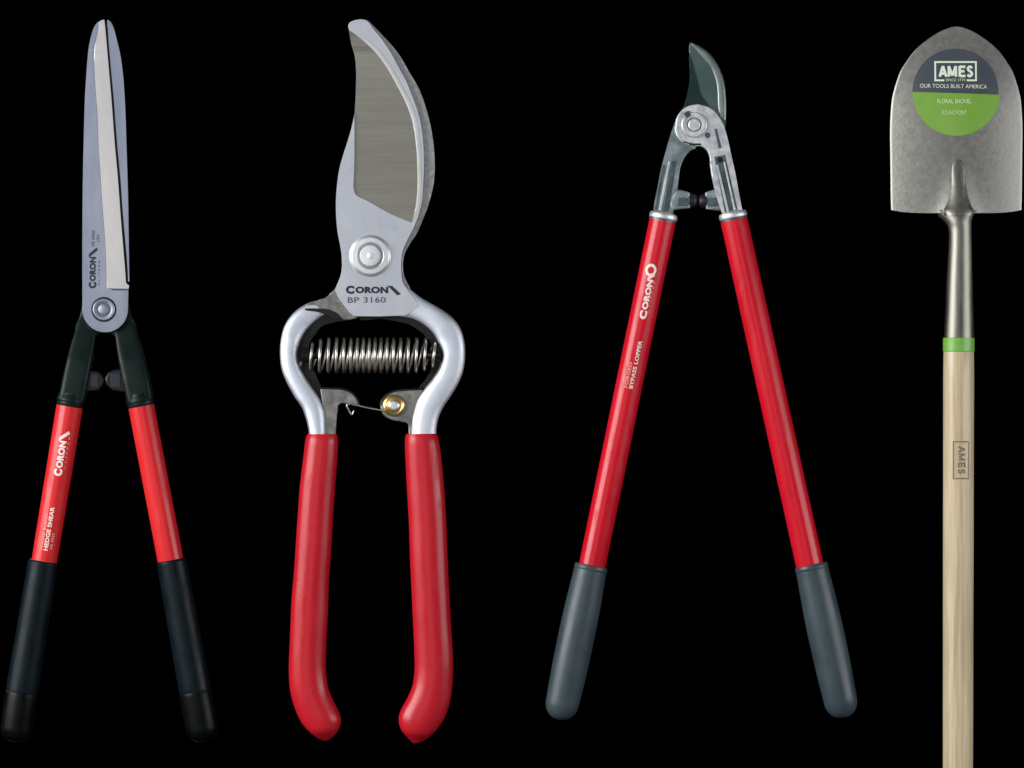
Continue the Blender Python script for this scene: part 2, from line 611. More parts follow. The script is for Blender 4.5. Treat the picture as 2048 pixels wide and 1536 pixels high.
# pivot
nut = disc('pivot_nut', 208, 619, [(0, 0.0196), (10, 0.0196), (10.8, 0.0194), (11.2, 0.0189), (14, 0.0189), (14.6, 0.0194), (15.4, 0.0196), (20.5, 0.0196), (22, 0.0190), (22.6, 0.0181)], M['grey_nut'], hs)
disc('pivot_recess', 208, 619, [(22.4, 0.0181), (22.5, 0.01855), (25.0, 0.01855), (25.2, 0.0181)], M['dark_metal'], nut)
disc('slot_ring', 208, 619, [(11.6, 0.0188), (11.8, 0.01915), (13.2, 0.01915), (13.4, 0.0188)], M['ink_grey'], nut)
# blade lettering (reads upwards)
zt = lambda px, py: 0.0182
UP = (0.02, -1)
place_marks('lettering', crown_logo(), 193, 577, (2.0 * 0.4, -82), (-15.5, -0.2), zt, M['ink_black'], o_front)
place_marks('lettering', compose([('text', 'HS 6960', 0.03, 1.1, 0, 1, 0, 1)]), 189.5, 493, (0.5, -32), (-6.5, 0), zt, M['ink_grey'], o_front)
place_marks('lettering', compose([('text', 'CLIPPER', 0.0, 1.3, 0, 1, 0, 1)]), 200, 572, (0.8, -52), (-4, 0), zt, M['ink_grey'], o_front)
place_marks('lettering', compose([('text', 'USA', 0.02, 1.1, 0, 1, 0, 1)]), 198.5, 484, (0.3, -16), (-5.5, 0), zt, M['ink_grey'], o_front)


def arm_hs(L, R, label=None):
    return ribbon('arm', L, R, [0.0028, 0.0036, 0.0065, 0.010, 0.0115, 0.012], [0.0072, 0.0078, 0.0105, 0.013, 0.0138, 0.014],
                  M['arm_paint'], hs, n=46, expo=5, seg=32, end_round=False)


arm_hs([(166, 600), (158, 632), (149, 662), (140, 693), (131, 729), (124, 762), (118, 790), (114, 797)],
       [(212, 606), (211, 650), (192, 668), (188, 692), (184, 722), (179, 752), (173, 785), (169, 803)])
arm_hs([(212, 606), (212, 650), (228, 668), (232, 692), (237, 722), (243, 752), (250, 785), (254, 803)],
       [(254, 600), (263, 632), (273, 662), (283, 693), (291, 725), (299, 757), (304, 784), (306, 797)])
# webs that close the fork above the gap
plate('fork_web', open_smooth([(170, 628), (158, 636), (150, 668), (186, 690), (189, 676), (196, 668), (208, 664), (222, 668), (230, 676), (234, 690), (272, 666), (263, 634), (250, 626)]) ,
      0.0045, 0.0115, M['arm_paint'], hs, bevel=0.001)


def collar(a, b, w, parent, mat, z=0.014, length=15, ridge=True, label=None):
    d = Vector((b[0] - a[0], b[1] - a[1])).normalized()
    spec = [(-length, w * 0.96), (-length * 0.7, w * 1.0), (-length * 0.62, w * 1.05), (-length * 0.42, w * 1.06), (-length * 0.34, w), (-1.2, w), (0, w * 0.97)]
    st = [(a[0] + d.x * t, a[1] + d.y * t, r, z) for t, r in spec]
    return rod('collar', st, mat, parent, label=label)


HL = ((139, 813), (88, 1124))
HR = ((282.3, 813), (341, 1121))
collar((139, 813), HL[1], 27.0, hs, M['arm_paint'], length=26)
collar((282.3, 813), HR[1], 27.0, hs, M['arm_paint'], length=26)


def straight(name, a, b, ra, rb, z, mat, parent, n=12, ext=0):
    st = []
    for i in range(n + 1):
        t = i / n
        st.append((a[0] + (b[0] - a[0]) * t, a[1] + (b[1] - a[1]) * t, ra + (rb - ra) * t, z))
    return rod(name, st, mat, parent, seg=56)


tl = straight('handle_tube', HL[0], HL[1], 26.6, 25.6, 0.0140, M['red_tube'], hs)
tr = straight('handle_tube', HR[0], HR[1], 26.0, 26.0, 0.0140, M['red_tube'], hs)


def grip(name, a, b, prof, z, mat, parent, end_r=None, label=None):
    """prof: list of (fraction along a->b, half width px); closes with a rounded end"""
    dx, dy = b[0] - a[0], b[1] - a[1]
    L = math.hypot(dx, dy)
    pr = catmull([(t * L, r) for t, r in prof], 8)
    st = [(a[0] + dx * s / L, a[1] + dy * s / L, r, z) for s, r in pr]
    if end_r:
        r0 = prof[-1][1]
        for k in range(1, 13):
            th = math.pi / 2 * k / 12
            s = L + end_r * math.sin(th)
            r = max(0.6, r0 * math.cos(th) ** 0.9)
            st.append((a[0] + dx * s / L, a[1] + dy * s / L, r, z))
    return rod(name, st, mat, parent, seg=56, label=label)


for (a, m_, b) in (((86.5, 1122), (43, 1386), (33.5, 1456)), ((342.5, 1120), (390.5, 1384), (404, 1456))):
    g = grip('grip', a, m_, [(0, 27.5), (0.01, 29.6), (0.05, 30.2), (0.5, 31), (0.98, 32), (1.0, 31.6)], 0.0158, M['black_grip'], hs)
    grip('grip_end', (m_[0], m_[1]), b, [(0, 31.6), (0.06, 32.3), (0.6, 32.8), (0.99, 32.2)], 0.0160, M['black_cap'], g, end_r=28)

# stops between the arms
for cx, sgn in ((190, 1), (231, -1)):
    if sgn == 1:
        pts = [(168, 738), (198, 743), (206.5, 752), (208.3, 761), (206, 772), (197, 782), (170, 784)]
        core = [(180, 749), (196, 750), (197, 774), (180, 774)]
    else:
        pts = [(252, 736), (228, 739), (215, 746), (209.6, 757), (212, 770), (225, 781), (252, 786)]
        core = [(222, 748), (241, 746), (242, 775), (222, 774)]
    b_ = plate('bumper', pts, 0.006, 0.019, M['dark_metal'], hs, bevel=0.0022, segs=4)
    plate('bumper_core', core, 0.0185, 0.0197, M['ink_black'], b_, bevel=0.0005)

# tube lettering, left tube only
zl = tube_top(HL[0], HL[1], 26.6, 25.6, 0.0140)
dl = Vector((HL[0][0] - HL[1][0], HL[0][1] - HL[1][1])).normalized()   # up the tube
nl = Vector((dl.y, -dl.x))                                              # towards the left of the tube (up for the letters)


def on_tube(VF, start, length, height, zf, d, nrm, mat, parent):
    return place_marks('lettering', VF, start[0], start[1], (d.x * length, d.y * length), (nrm.x * height, nrm.y * height), zf, mat, parent)


on_tube(crown_logo(), (125, 953), 92, 17, zl, dl, nl, M['ink_white'], tl)
on_tube(compose([('text', 'CLIPPER', 0.0, 1.7, 0, 1, 0, 1)]), (132, 938), 66, 3.6, zl, dl, nl, M['ink_pink'], tl)
on_tube(compose([('text', 'HEDGE SHEAR', 0.035, 1.05, 0, 1, 0, 1)]), (97, 1101), 88, 8.5, zl, dl, nl, M['ink_white'], tl)
on_tube(compose([('text', 'FORGED BLADES', 0.0, 1.1, 0, 1, 0, 1)]), (86.5, 1099), 72, 5, zl, dl, nl, M['ink_pink'], tl)
on_tube(compose([('text', 'HS 6960', 0.02, 1.1, 0, 1, 0, 1)]), (106, 1098), 32, 5.5, zl, dl, nl, M['ink_pink'], tl)

# ================================================================== 2. BYPASS PRUNER
pr = empty('hand_pruner', 745, 760, 'big steel bypass pruner with curved hooked blade, coil spring and dipped red handles', 'pruner')
ZB = 0.020      # underside of the cutting blade

# hook blade behind: shows as the rough strip right of the dark gap
hook = (open_smooth([(722, 44), (734, 40), (745, 50), (766, 72), (787, 95), (803, 117), (820, 147), (837, 175), (849, 207), (859.6, 245), (866, 280), (869.5, 325),
                     (868, 362), (862, 392), (855, 415), (846, 438), (834, 466), (819, 489), (809.5, 508), (806, 528), (808.5, 552), (820, 576)])
        + open_smooth([(820, 590), (790, 590), (780, 500), (810, 400), (820, 300), (800, 200), (760, 110), (722, 44)]))
plate('hook_blade', hook, ZB - 0.0065, ZB - 0.0012, M['hook_steel'], pr, bevel=0.0016, segs=3, label='rough forged hook edge behind the cutting blade')

outer = [(697, 52), (700, 46), (712, 41), (726, 40), (736, 44), (748, 60), (766, 82.5), (782.5, 107.5), (797, 134.6), (812, 162), (824, 191), (834.6, 220),
         (843, 255), (847.5, 301), (848, 340), (847, 362), (844, 403), (836.7, 432.5), (828, 455), (814, 482.5), (805.5, 503), (803, 520), (803, 545), (806, 565), (816, 582)]
face_edge = [(703.5, 64), (728, 83.5), (753, 108), (774, 137), (795, 174), (814, 212), (826, 249), (832, 291), (834.6, 330), (834.6, 382), (830, 424), (824, 446)]
face_diag = [(824, 446), (795, 434.6), (766, 420), (736.7, 403), (711.7, 389), (707, 374)]
face_left = [(709, 330), (709.4, 280), (709.6, 228)]
left_up = [(709.6, 228), (711.7, 187), (712.6, 145), (709.6, 112), (704, 93), (699.5, 70), (697, 52)]
left_lo = [(709.6, 228), (703, 258), (696, 282), (688, 307), (680, 335), (675.5, 362), (672.5, 400), (673, 437), (676.5, 470), (682, 497), (684.6, 528), (682.5, 549), (676, 566), (670, 580)]
bottom = [(670, 580), (678, 596), (689, 612), (699, 625), (707.5, 632.5)]

body2 = (open_smooth(left_lo) + bottom[1:] + [(760, 633), (812, 631), (840, 612), (816, 582)]
         + list(reversed(open_smooth(outer))) + [(698.5, 60)]
         + open_smooth(face_edge) + open_smooth(face_diag)[1:] + open_smooth([(707, 374), (709, 330), (709.4, 280), (709.2, 232)])[1:])
o_blade = plate('cutting_blade', body2, ZB, ZB + 0.0050, M['pruner_body'], pr, bevel=0.0007, segs=3)
face_poly = (list(reversed(open_smooth(face_edge))) + list(reversed(open_smooth(left_up)))[1:] + open_smooth([(709.6, 228), (709.6, 280), (709.2, 330), (707.4, 374)])[1:]
             + list(reversed(open_smooth(face_diag)))[1:])


def ground_slope(px, py):
    return -0.0026 * min(1, max(0, (836 - px) / 128)) * 1.0


fe, fl, fd = open_smooth(face_edge), list(reversed(open_smooth(left_up))) + open_smooth([(709.6, 228), (709.6, 280), (709.2, 330), (707, 374)])[1:], open_smooth(face_diag)
gL, gR = [], []
for k in range(121):
    y = 54 + (445.5 - 54) * k / 120
    gL.append((at_y(fl, y) if y < 374 else at_y(fd, y), y))
    gR.append((at_y(fe, y) if y > 64 else 698.5 + (y - 54) * 0.5, y))
rings = []
for (ax, y), (bx, _) in zip(gL, gR):
    a, b = P(ax, y), P(max(bx, ax + 0.6), y)
    zl_ = 0.0047 - 0.0026 * min(1, (bx - ax) / 40) if y < 374 else 0.0047 - 0.0026 * (bx - ax) / 128
    rings.append([(a.x, a.y, ZB - 0.0006), (a.x, a.y, ZB + zl_), (b.x, b.y, ZB + 0.0047), (b.x, b.y, ZB - 0.0006)])
link('ground_face', ring_loft(rings), M['pruner_ground'], o_blade, angle=25)
# pale rim line following the back of the ground face
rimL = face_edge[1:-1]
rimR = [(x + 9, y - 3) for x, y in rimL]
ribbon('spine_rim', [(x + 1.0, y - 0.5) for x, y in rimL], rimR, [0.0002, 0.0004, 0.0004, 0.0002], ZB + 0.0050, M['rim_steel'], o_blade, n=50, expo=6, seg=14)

nut = disc('pivot_nut', 741, 512, [(0, ZB + 0.0104), (17, ZB + 0.0104), (20.4, ZB + 0.0102), (21.5, ZB + 0.0090), (25.5, ZB + 0.0088), (27.5, ZB + 0.0096), (36, ZB + 0.0094),
                                   (39, ZB + 0.0082), (41.5, ZB + 0.0066), (42, ZB + 0.0049)], M['nut_steel'], pr)
disc('nut_slot', 741, 512, [(20.5, ZB + 0.0090), (21.5, ZB + 0.0093), (25.5, ZB + 0.0092), (26.5, ZB + 0.0088)], M['grey_nut'], nut)
disc('nut_boss', 742, 512, [(0, ZB + 0.0108), (5, ZB + 0.0108), (7.5, ZB + 0.0103)], M['nut_steel'], nut)
zp = lambda px, py: ZB + 0.0050
place_marks('lettering', crown_logo(), 692, 588, (110, 0.6), (0.2, -16.5), zp, M['ink_black'], o_blade)
place_marks('lettering', compose([('text', 'BP 3160', 0.012, 1.05, 0, 1, 0, 1)]), 696, 606, (76, -0.5), (0, -11.5), zp, M['ink_grey'], o_blade)

# right bow: one forging with the cutting blade, curls down to the right grip
bowR_out = [(800, 560), (806, 566), (820, 578), (839, 593), (857, 604), (882, 618), (905, 635), (921, 657), (929, 685), (930, 716), (926, 743), (916, 768), (901, 793), (887, 814), (877, 836), (873, 858), (873, 880)]
bowR_in = [(770, 628), (785, 631), (800, 633), (827, 638), (852, 652), (869, 670), (879, 693), (882.5, 714), (877.5, 737), (865, 758), (848, 779), (834, 803), (826, 829), (823, 858), (822, 880)]
bow_r = ribbon('handle', bowR_out, bowR_in, [0.0035, 0.0055, 0.008, 0.009, 0.009, 0.009, 0.010], [ZB + 0.0012, ZB - 0.001, ZB - 0.003, ZB - 0.004, ZB - 0.004, ZB - 0.004],
               M['bow_steel'], pr, n=110, expo=2.6, seg=36, end_round=False)
bowL_out = [(655, 594), (637, 600), (619, 605), (600, 615), (582, 631), (569, 652), (562, 677), (560, 706), (563, 737), (572, 762), (588, 792), (604, 816), (612, 838), (617, 860), (619, 880)]
bowL_in = [(661, 622), (650, 629), (632, 641), (613, 660), (601, 681), (596, 706), (598, 727), (609, 752), (623, 773), (638, 795), (647, 816), (650, 837), (651, 860), (651, 880)]
bow_l = ribbon('handle', bowL_out, bowL_in, [0.004, 0.007, 0.009, 0.009, 0.009, 0.009, 0.010], [ZB - 0.006, ZB - 0.004, ZB - 0.004, ZB - 0.004],
               M['bow_steel'], pr, n=110, expo=2.6, seg=36, end_round=False)
# dark inner walls of the bows, ending in the lugs that carry the catch
innerR = (open_smooth([(790, 628), (827, 636), (852, 650), (871, 670), (882, 693), (884, 714), (879, 737), (867, 758), (851, 779), (838, 803), (829, 829), (827, 872)])
          + [(817, 872)] + open_smooth([(817, 872), (817.5, 850), (838, 790), (838, 776), (852, 758), (863, 735), (866, 712), (864, 692), (853, 675), (838, 661), (818, 649), (795, 643), (760, 638), (722, 640), (716, 632)]))
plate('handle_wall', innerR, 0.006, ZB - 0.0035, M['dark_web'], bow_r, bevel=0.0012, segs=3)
innerL = (open_smooth([(712, 630), (690, 622), (668, 620), (648, 628), (630, 640), (611, 660), (598, 681), (594, 706), (596, 727), (607, 752), (621, 773), (636, 795), (645, 816), (648, 837), (649, 872)])
          + [(671, 872)] + open_smooth([(671, 872), (672, 840), (677, 808), (655, 782), (643, 773), (633, 752), (624, 730), (617, 706), (621, 684), (631, 668), (643, 654), (668, 645), (700, 640), (718, 637)]))
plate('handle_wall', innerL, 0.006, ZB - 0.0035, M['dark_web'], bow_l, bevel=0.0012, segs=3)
# shoulder of the rear jaw, left of the blade's foot
shoulder = open_smooth([(671, 577), (652, 594), (634, 601), (612, 610)]) + [(612, 618)] + open_smooth([(625, 621), (650, 620), (672, 627), (686, 640), (712, 637)]) + [(722, 630), (700, 600), (684, 580)]
plate('rear_jaw', shoulder, 0.008, ZB - 0.0004, M['web_steel'], pr, bevel=0.0012, segs=3, label='grey rough shoulder under the foot of the blade')
groove = open_smooth([(610, 617), (635, 617), (660, 620), (678, 630), (684, 640), (664, 634), (640, 625), (610, 621)])
plate('jaw_groove', groove, ZB - 0.002, ZB + 0.0012, M['dark_metal'], pr, bevel=0.0004)
# lugs
lugL = open_smooth([(640, 776), (662, 777), (686, 778.5), (704, 786), (714, 798), (718, 811)]) + open_smooth([(712, 813), (696, 808), (679, 809), (674, 830), (671, 872)]) + [(648, 872), (646, 820)]
lug_l = plate('catch_lug', lugL, 0.010, ZB - 0.001, M['web_steel'], pr, bevel=0.0014, segs=3)
lugR = open_smooth([(846, 778), (826, 779), (796, 781), (778, 787), (765, 799), (761, 813), (768, 831), (784, 840), (802, 843), (815, 848), (818, 872)]) + [(829, 872), (832, 815)]
lug_r = plate('catch_lug', lugR, 0.010, ZB - 0.001, M['web_steel'], pr, bevel=0.0014, segs=3)
for nm, pts_ in (('lug_rim', [(640, 776), (662, 777), (686, 778.5), (704, 786), (714, 798), (718, 811)]), ('lug_rim', [(846, 778), (826, 779), (796, 781), (778, 787), (765, 799), (761, 811)])):
    cp = catmull(pts_, 6)
    wire(nm, [(*P(x, y), ZB - 0.0016) for x, y in cp], 0.0012, M['dark_metal'], lug_l if pts_[0][0] < 700 else lug_r)
rv = disc('rivet', 788, 811, [(0, ZB + 0.0062), (7, ZB + 0.0060), (10.5, ZB + 0.0052), (12, ZB + 0.0038), (15, ZB + 0.0034), (17.5, ZB + 0.0038), (20.5, ZB + 0.0030), (22, ZB + 0.0012), (22, ZB - 0.0014)], M['brass'], pr)
disc('rivet_head', 788, 811, [(0, ZB + 0.0072), (7, ZB + 0.0069), (10, ZB + 0.0056)], M['nut_steel'], rv)
cw = catmull([(790, 824), (772, 822), (754, 819), (728, 814), (704, 808), (694, 810), (698, 820), (704, 829), (708, 822)], 8)
wire('catch_wire', [(*P(x, y), ZB + 0.0012) for x, y in cw], 0.0009, M['spring_steel'], pr)

# coil spring
pts = []
turns, x0, x1 = 18.5, 608, 879
N = int(turns * 28)
for i in range(N + 1):
    t = i / N
    # wider pitch at both tapered ends
    e = t + 0.034 * math.sin(2 * math.pi * t)
    x = x0 + (x1 - x0) * e
    env = min(1.0, 0.56 + 3.2 * min(t, 1 - t) ** 0.9)
    r = 33.5 * env * K
    a = 2 * math.pi * turns * t + 2.4
    sl = 4.5 * (0.5 - t)
    yc = 711 + (-2 if t < 0.5 else 2) * 0
    lean = 3.2 * K * math.cos(a) * (1 + 1.2 * abs(2 * t - 1) ** 3)
    c = P(x, yc)
    pts.append((c.x + lean * math.cos(0), c.y + r * math.cos(a), 0.0185 + r * math.sin(a)))
spring = wire('coil_spring', pts, 0.00145, M['spring_steel'], pr, seg=10)
for sx, dx in ((604, 1), (882, -1)):
    st = []
    for k, rr in ((0, 15), (14, 14), (22, 9), (29, 7), (31, 3)):
        st.append((sx + dx * k, 711, rr, 0.0185))
    rod('spring_seat', st, M['dark_metal'], pr, seg=24)

# dipped grips
gl_L = [(611.5, 868), (606.5, 915), (600, 969), (595, 1033), (588, 1141), (583, 1200), (580, 1270), (577.5, 1337), (580, 1381), (590, 1418), (606, 1450), (626, 1470), (645, 1481.5)]
gl_R = [(677, 868), (675, 915), (671.5, 960), (667, 1023), (662, 1108), (658, 1162), (656, 1226), (652.5, 1293), (652, 1340), (657, 1377), (667, 1402), (678, 1424), (682.5, 1440), (678, 1458), (668, 1472), (655, 1482)]
gr_L = [(809, 868), (811, 926), (814.5, 990), (818, 1055), (820, 1119), (823, 1182), (826, 1248), (828.6, 1304), (828.6, 1344), (824, 1374), (813, 1399), (802, 1419), (797, 1439), (803, 1461), (816, 1476), (827, 1487)]
gr_R = [(876, 867), (884, 926), (889.5, 990), (893, 1055), (896, 1130), (899, 1190), (902, 1248), (905, 1293), (906.5, 1337), (904, 1378), (899, 1408), (888, 1438), (872, 1461), (853, 1478), (836, 1487)]


def ribbon_end(name, L, R, parent, mat):
    """dipped grip: a lip at the mouth and a blunt rounded foot"""
    L, R = resample(catmull(L, 8), 90), resample(catmull(R, 8), 90)
    rings = []
    for i in range(90):
        t = i / 89
        a, b = P(*L[i]), P(*R[i])
        c, h = (a + b) / 2, (b - a) / 2
        w = h.length
        k = 1.0
        if i < 3:
            k = (0.90, 0.97, 0.995)[i]
        hh = min(0.0155, w) * k
        if t > 0.90:
            hh *= math.sqrt(max(0.02, 1 - ((t - 0.90) / 0.105) ** 2))
        ring = []
        for q in range(40):
            th = 2 * math.pi * q / 40
            cs, sn = math.cos(th), math.sin(th)
            s_ = math.copysign(abs(cs) ** (2 / 2.15), cs) * k
            z_ = math.copysign(abs(sn) ** (2 / 2.15), sn)
            p = c + h * s_
            ring.append((p.x, p.y, 0.0158 + z_ * hh))
        rings.append(ring)
    return link(name, ring_loft(rings), mat, parent, angle=60)


ribbon_end('grip', gl_L, gl_R, pr, M['red_vinyl'])
ribbon_end('grip', gr_L, gr_R, pr, M['red_vinyl'])

# ================================================================== 3. LOPPERS
lp = empty('loppers', 1400, 760, 'open long handled loppers with short hooked blade, crimson tubes and slate grey grips', 'loppers')
TL = ((1325, 442), (1184.5, 1131))
TR = ((1468, 440), (1619.5, 1130))
ZL = 0.0165

# hook (dark) and cutting blade (green grey)
hookp = open_smooth([(1385, 125), (1379, 111), (1378.5, 130), (1380, 153), (1376.5, 178), (1371, 202), (1364, 219)]) + [(1375, 232), (1440, 246)] + open_smooth([(1440, 246), (1415, 208), (1402, 189), (1397, 168), (1390, 145), (1385, 125)])
o_lb = None
blade_out = open_smooth([(1380, 84), (1394, 90), (1407, 97), (1424, 112), (1437, 133), (1447, 156), (1451.5, 187), (1452.5, 215), (1452, 238), (1450, 262)])
blade_in = open_smooth([(1430, 262), (1405, 240), (1388, 215), (1384, 170), (1381.5, 140), (1380, 115), (1378, 96), (1380, 84)])
o_lb = plate('cutting_blade', blade_out + blade_in, ZL - 0.0040, ZL - 0.0008, M['lopper_blade'], lp, bevel=0.0008)
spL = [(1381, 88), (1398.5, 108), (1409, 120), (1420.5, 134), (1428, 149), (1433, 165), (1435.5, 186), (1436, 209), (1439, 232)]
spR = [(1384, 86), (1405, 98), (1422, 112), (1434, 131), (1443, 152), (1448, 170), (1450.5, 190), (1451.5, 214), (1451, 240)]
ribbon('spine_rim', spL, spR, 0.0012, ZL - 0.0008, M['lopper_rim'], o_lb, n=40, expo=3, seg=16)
plate('hook_jaw', hookp, ZL - 0.006, ZL + 0.0002, M['lopper_hook'], lp, bevel=0.0006)

# right arm: pale cast head sweeping into the grooved arm
headpoly = (circle(1391, 250, 40.5, 95, 250, 26) + open_smooth([(1378, 289), (1390, 292), (1402, 293), (1413, 300), (1419, 314), (1420, 330)])
            + open_smooth([(1423, 350), (1428, 374), (1432, 390), (1441, 418), (1446, 431)]) + [(1485, 425)]
            + open_smooth([(1485, 425), (1480, 400), (1475, 372), (1470, 345), (1463, 314), (1456, 282), (1448, 254), (1438, 233), (1424, 218), (1408, 211), (1392, 209)]))
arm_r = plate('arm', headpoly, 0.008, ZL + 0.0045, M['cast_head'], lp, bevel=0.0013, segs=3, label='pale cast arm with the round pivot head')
leftarm = (open_smooth([(1350, 243), (1345, 258), (1337, 283), (1330, 308), (1321, 344), (1314, 380), (1309, 406), (1306, 428)]) + [(1345, 433)]
           + open_smooth([(1345, 433), (1349, 410), (1354, 385), (1357, 360), (1361, 335), (1369, 316), (1381, 302), (1392, 296)]) + [(1400, 270), (1380, 250)])
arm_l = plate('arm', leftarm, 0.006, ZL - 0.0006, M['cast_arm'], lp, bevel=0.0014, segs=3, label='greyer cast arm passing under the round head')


def strip(name, a, b, wa, wb, z0, z1, mat, parent, bev=0.0004):
    d = Vector((b[0] - a[0], b[1] - a[1])).normalized()
    n_ = Vector((d.y, -d.x))
    pts_ = [(a[0] + n_.x * wa, a[1] + n_.y * wa), (b[0] + n_.x * wb, b[1] + n_.y * wb), (b[0] - n_.x * wb, b[1] - n_.y * wb), (a[0] - n_.x * wa, a[1] - n_.y * wa)]
    return plate(name, pts_, z0, z1, mat, parent, bevel=bev)


M['recess'] = material('recess_grey', srgb(70, 84, 88), srgb(104, 116, 118), 0.8, 0.45, 0.06, 70)
# ribs and recesses cast into the arms
strip('arm_rib', (1339, 322), (1319, 424), 2.2, 2.6, ZL - 0.001, ZL + 0.0012, M['cast_head'], arm_l)
strip('arm_recess', (1349, 322), (1332, 424), 4.0, 5.5, ZL - 0.001, ZL - 0.0003, M['recess'], arm_l, 0)
strip('arm_recess', (1328, 330), (1312, 420), 2.2, 2.4, ZL - 0.001, ZL - 0.0003, M['recess'], arm_l, 0)
strip('arm_recess', (1439, 312), (1463, 426), 11.0, 13.0, ZL + 0.0040, ZL + 0.0047, M['recess'], arm_r, 0)
strip('arm_rib', (1434, 330), (1456, 425), 2.0, 2.4, ZL + 0.0044, ZL + 0.0062, M['cast_head'], arm_r)
strip('arm_rib', (1448, 324), (1470, 424), 1.5, 2.0, ZL + 0.0044, ZL + 0.0058, M['cast_head'], arm_r)
strip('arm_recess', (1431, 258), (1440, 297), 2.2, 3.2, ZL + 0.0040, ZL + 0.0047, M['recess'], arm_r, 0)
disc('arm_hole', 1440, 320, [(0, ZL + 0.0052), (5, ZL + 0.0052), (6, ZL + 0.0046)], M['dark_metal'], arm_r)
disc('arm_hole', 1415, 271, [(0, ZL + 0.0048), (5, ZL + 0.0048), (6, ZL + 0.0044)], M['recess'], arm_r)
# pivot
nut = disc('pivot_nut', 1388, 250, [(0, ZL + 0.0074), (10, ZL + 0.0074), (12, ZL + 0.0068), (15, ZL + 0.0067), (17, ZL + 0.0070), (23.5, ZL + 0.0068), (25.5, ZL + 0.0060), (26, ZL + 0.0044)], M['cast_head'], lp)
disc('nut_groove', 1388, 250, [(12.6, ZL + 0.0066), (12.9, ZL + 0.0071), (14.2, ZL + 0.0071), (14.6, ZL + 0.0066)], M['recess'], nut)
plate('nut_notch', [(1367, 227), (1377, 222), (1382, 231), (1373, 238)], ZL + 0.004, ZL + 0.0073, M['recess'], nut, bevel=0.0006)
hr = catmull([(1351, 254), (1353, 266), (1359, 277), (1367, 284), (1378, 289)], 6)
wire('head_rim', [(*P(x, y), ZL + 0.0042) for x, y in hr], 0.0013, M['nut_steel'], arm_r)
wire('head_shadow', [(*P(x, y), ZL + 0.0047) for x, y in catmull([(1366, 284), (1382, 288.5), (1401, 289)], 6)], 0.0009, M['dark_metal'], arm_r)  # dark wire standing in for the shadow under the head

# stops between the arms
st_l = plate('bumper', open_smooth([(1340, 410), (1350, 385), (1356, 380), (1366, 381), (1380, 386)]) + [(1380, 416), (1362, 418), (1345, 420)], 0.006, ZL + 0.002, M['cast_arm'], lp, bevel=0.0016, segs=3)
st_r = plate('bumper', open_smooth([(1448, 408), (1440, 384), (1432, 380), (1424, 380), (1410, 386)]) + [(1412, 418), (1428, 420), (1449, 422)], 0.006, ZL + 0.002, M['cast_arm'], lp, bevel=0.0016, segs=3)
plate('bumper_face', [(1357, 395), (1376, 397), (1376, 413), (1354, 412)], ZL + 0.001, ZL + 0.0026, M['recess'], st_l, bevel=0.0005)
plate('bumper_face', [(1415, 397), (1433, 395), (1437, 412), (1415, 414)], ZL + 0.001, ZL + 0.0026, M['recess'], st_r, bevel=0.0005)
rod('rubber_stop', [(1377, 401, 12, 0.0130), (1379, 401, 14, 0.0130), (1388, 401, 14, 0.0130), (1393, 402, 11, 0.0130), (1395.5, 402, 6, 0.0130)], M['rubber_tip'], st_l, seg=24)
rod('rubber_stop', [(1415, 402, 12, 0.0130), (1413, 402, 14, 0.0130), (1404, 402, 14, 0.0130), (1399, 402, 11, 0.0130), (1396.5, 402, 6, 0.0130)], M['rubber_tip'], st_r, seg=24)

for (a, b) in (TL, TR):
    d = Vector((b[0] - a[0], b[1] - a[1])).normalized()
    st = [(a[0] + d.x * t, a[1] + d.y * t, r, 0.0150) for t, r in ((-20, 17), (-17, 22), (-15.5, 26.5), (-13, 28), (-7, 28.4), (-4.5, 27.6), (-3, 26.4), (0, 26.4))]
    c_ = rod('collar', st, M['nut_steel'], lp)
    st = [(a[0] + d.x * t, a[1] + d.y * t, r, 0.0150) for t, r in ((-5.0, 26.0), (-4.2, 28.0), (-0.6, 28.0), (0, 26))]
    rod('collar_seam', st, M['recess'], c_)
tubeL = straight('handle_tube', TL[0], TL[1], 26.6, 26.8, 0.0150, M['red_lopper'], lp)
tubeR = straight('handle_tube', TR[0], TR[1], 27.2, 27.6, 0.0150, M['red_lopper'], lp)

for a, b in (((1182.5, 1131), (1125, 1404)), ((1622, 1130), (1680.5, 1400))):
    g = grip('grip', a, b, [(0, 29), (0.012, 31.5), (0.04, 32.6), (0.08, 33), (0.3, 35.5), (0.5, 36.4), (0.75, 35.8), (0.95, 34.0), (0.995, 33.5)], 0.0185, M['grey_grip'], lp, end_r=36)
    dd = Vector((b[0] - a[0], b[1] - a[1])).normalized()
    rod('grip_lip', [(a[0] + dd.x * t, a[1] + dd.y * t, r, 0.0185) for t, r in ((-1, 28), (0, 32.2), (4, 33.4), (8, 33.4), (10, 32.4))], M['arm_paint'] if False else M['grey_grip'], g)

zt3 = tube_top(TL[0], TL[1], 26.6, 26.8, 0.0150)
d3 = Vector((TL[0][0] - TL[1][0], TL[0][1] - TL[1][1])).normalized()
n3 = Vector((d3.y, -d3.x))
on_tube(crown_logo(True), (1291.5, 640), 112, 14.5, zt3, d3, n3, M['ink_white'], tubeL)
on_tube(compose([('text', 'CLIPPER', 0.0, 1.7, 0, 1, 0, 1)]), (1297, 627), 66, 3.2, zt3, d3, n3, M['ink_pink'], tubeL)
on_tube(compose([('text', 'BYPASS LOPPER', 0.03, 1.05, 0, 1, 0, 1)]), (1265, 778), 98, 8, zt3, d3, n3, M['ink_white'], tubeL)
on_tube(compose([('text', 'FORGED', 0.02, 1.05, 0, 1, 0, 1)]), (1254, 776), 52, 6, zt3, d3, n3, M['ink_pink'], tubeL)

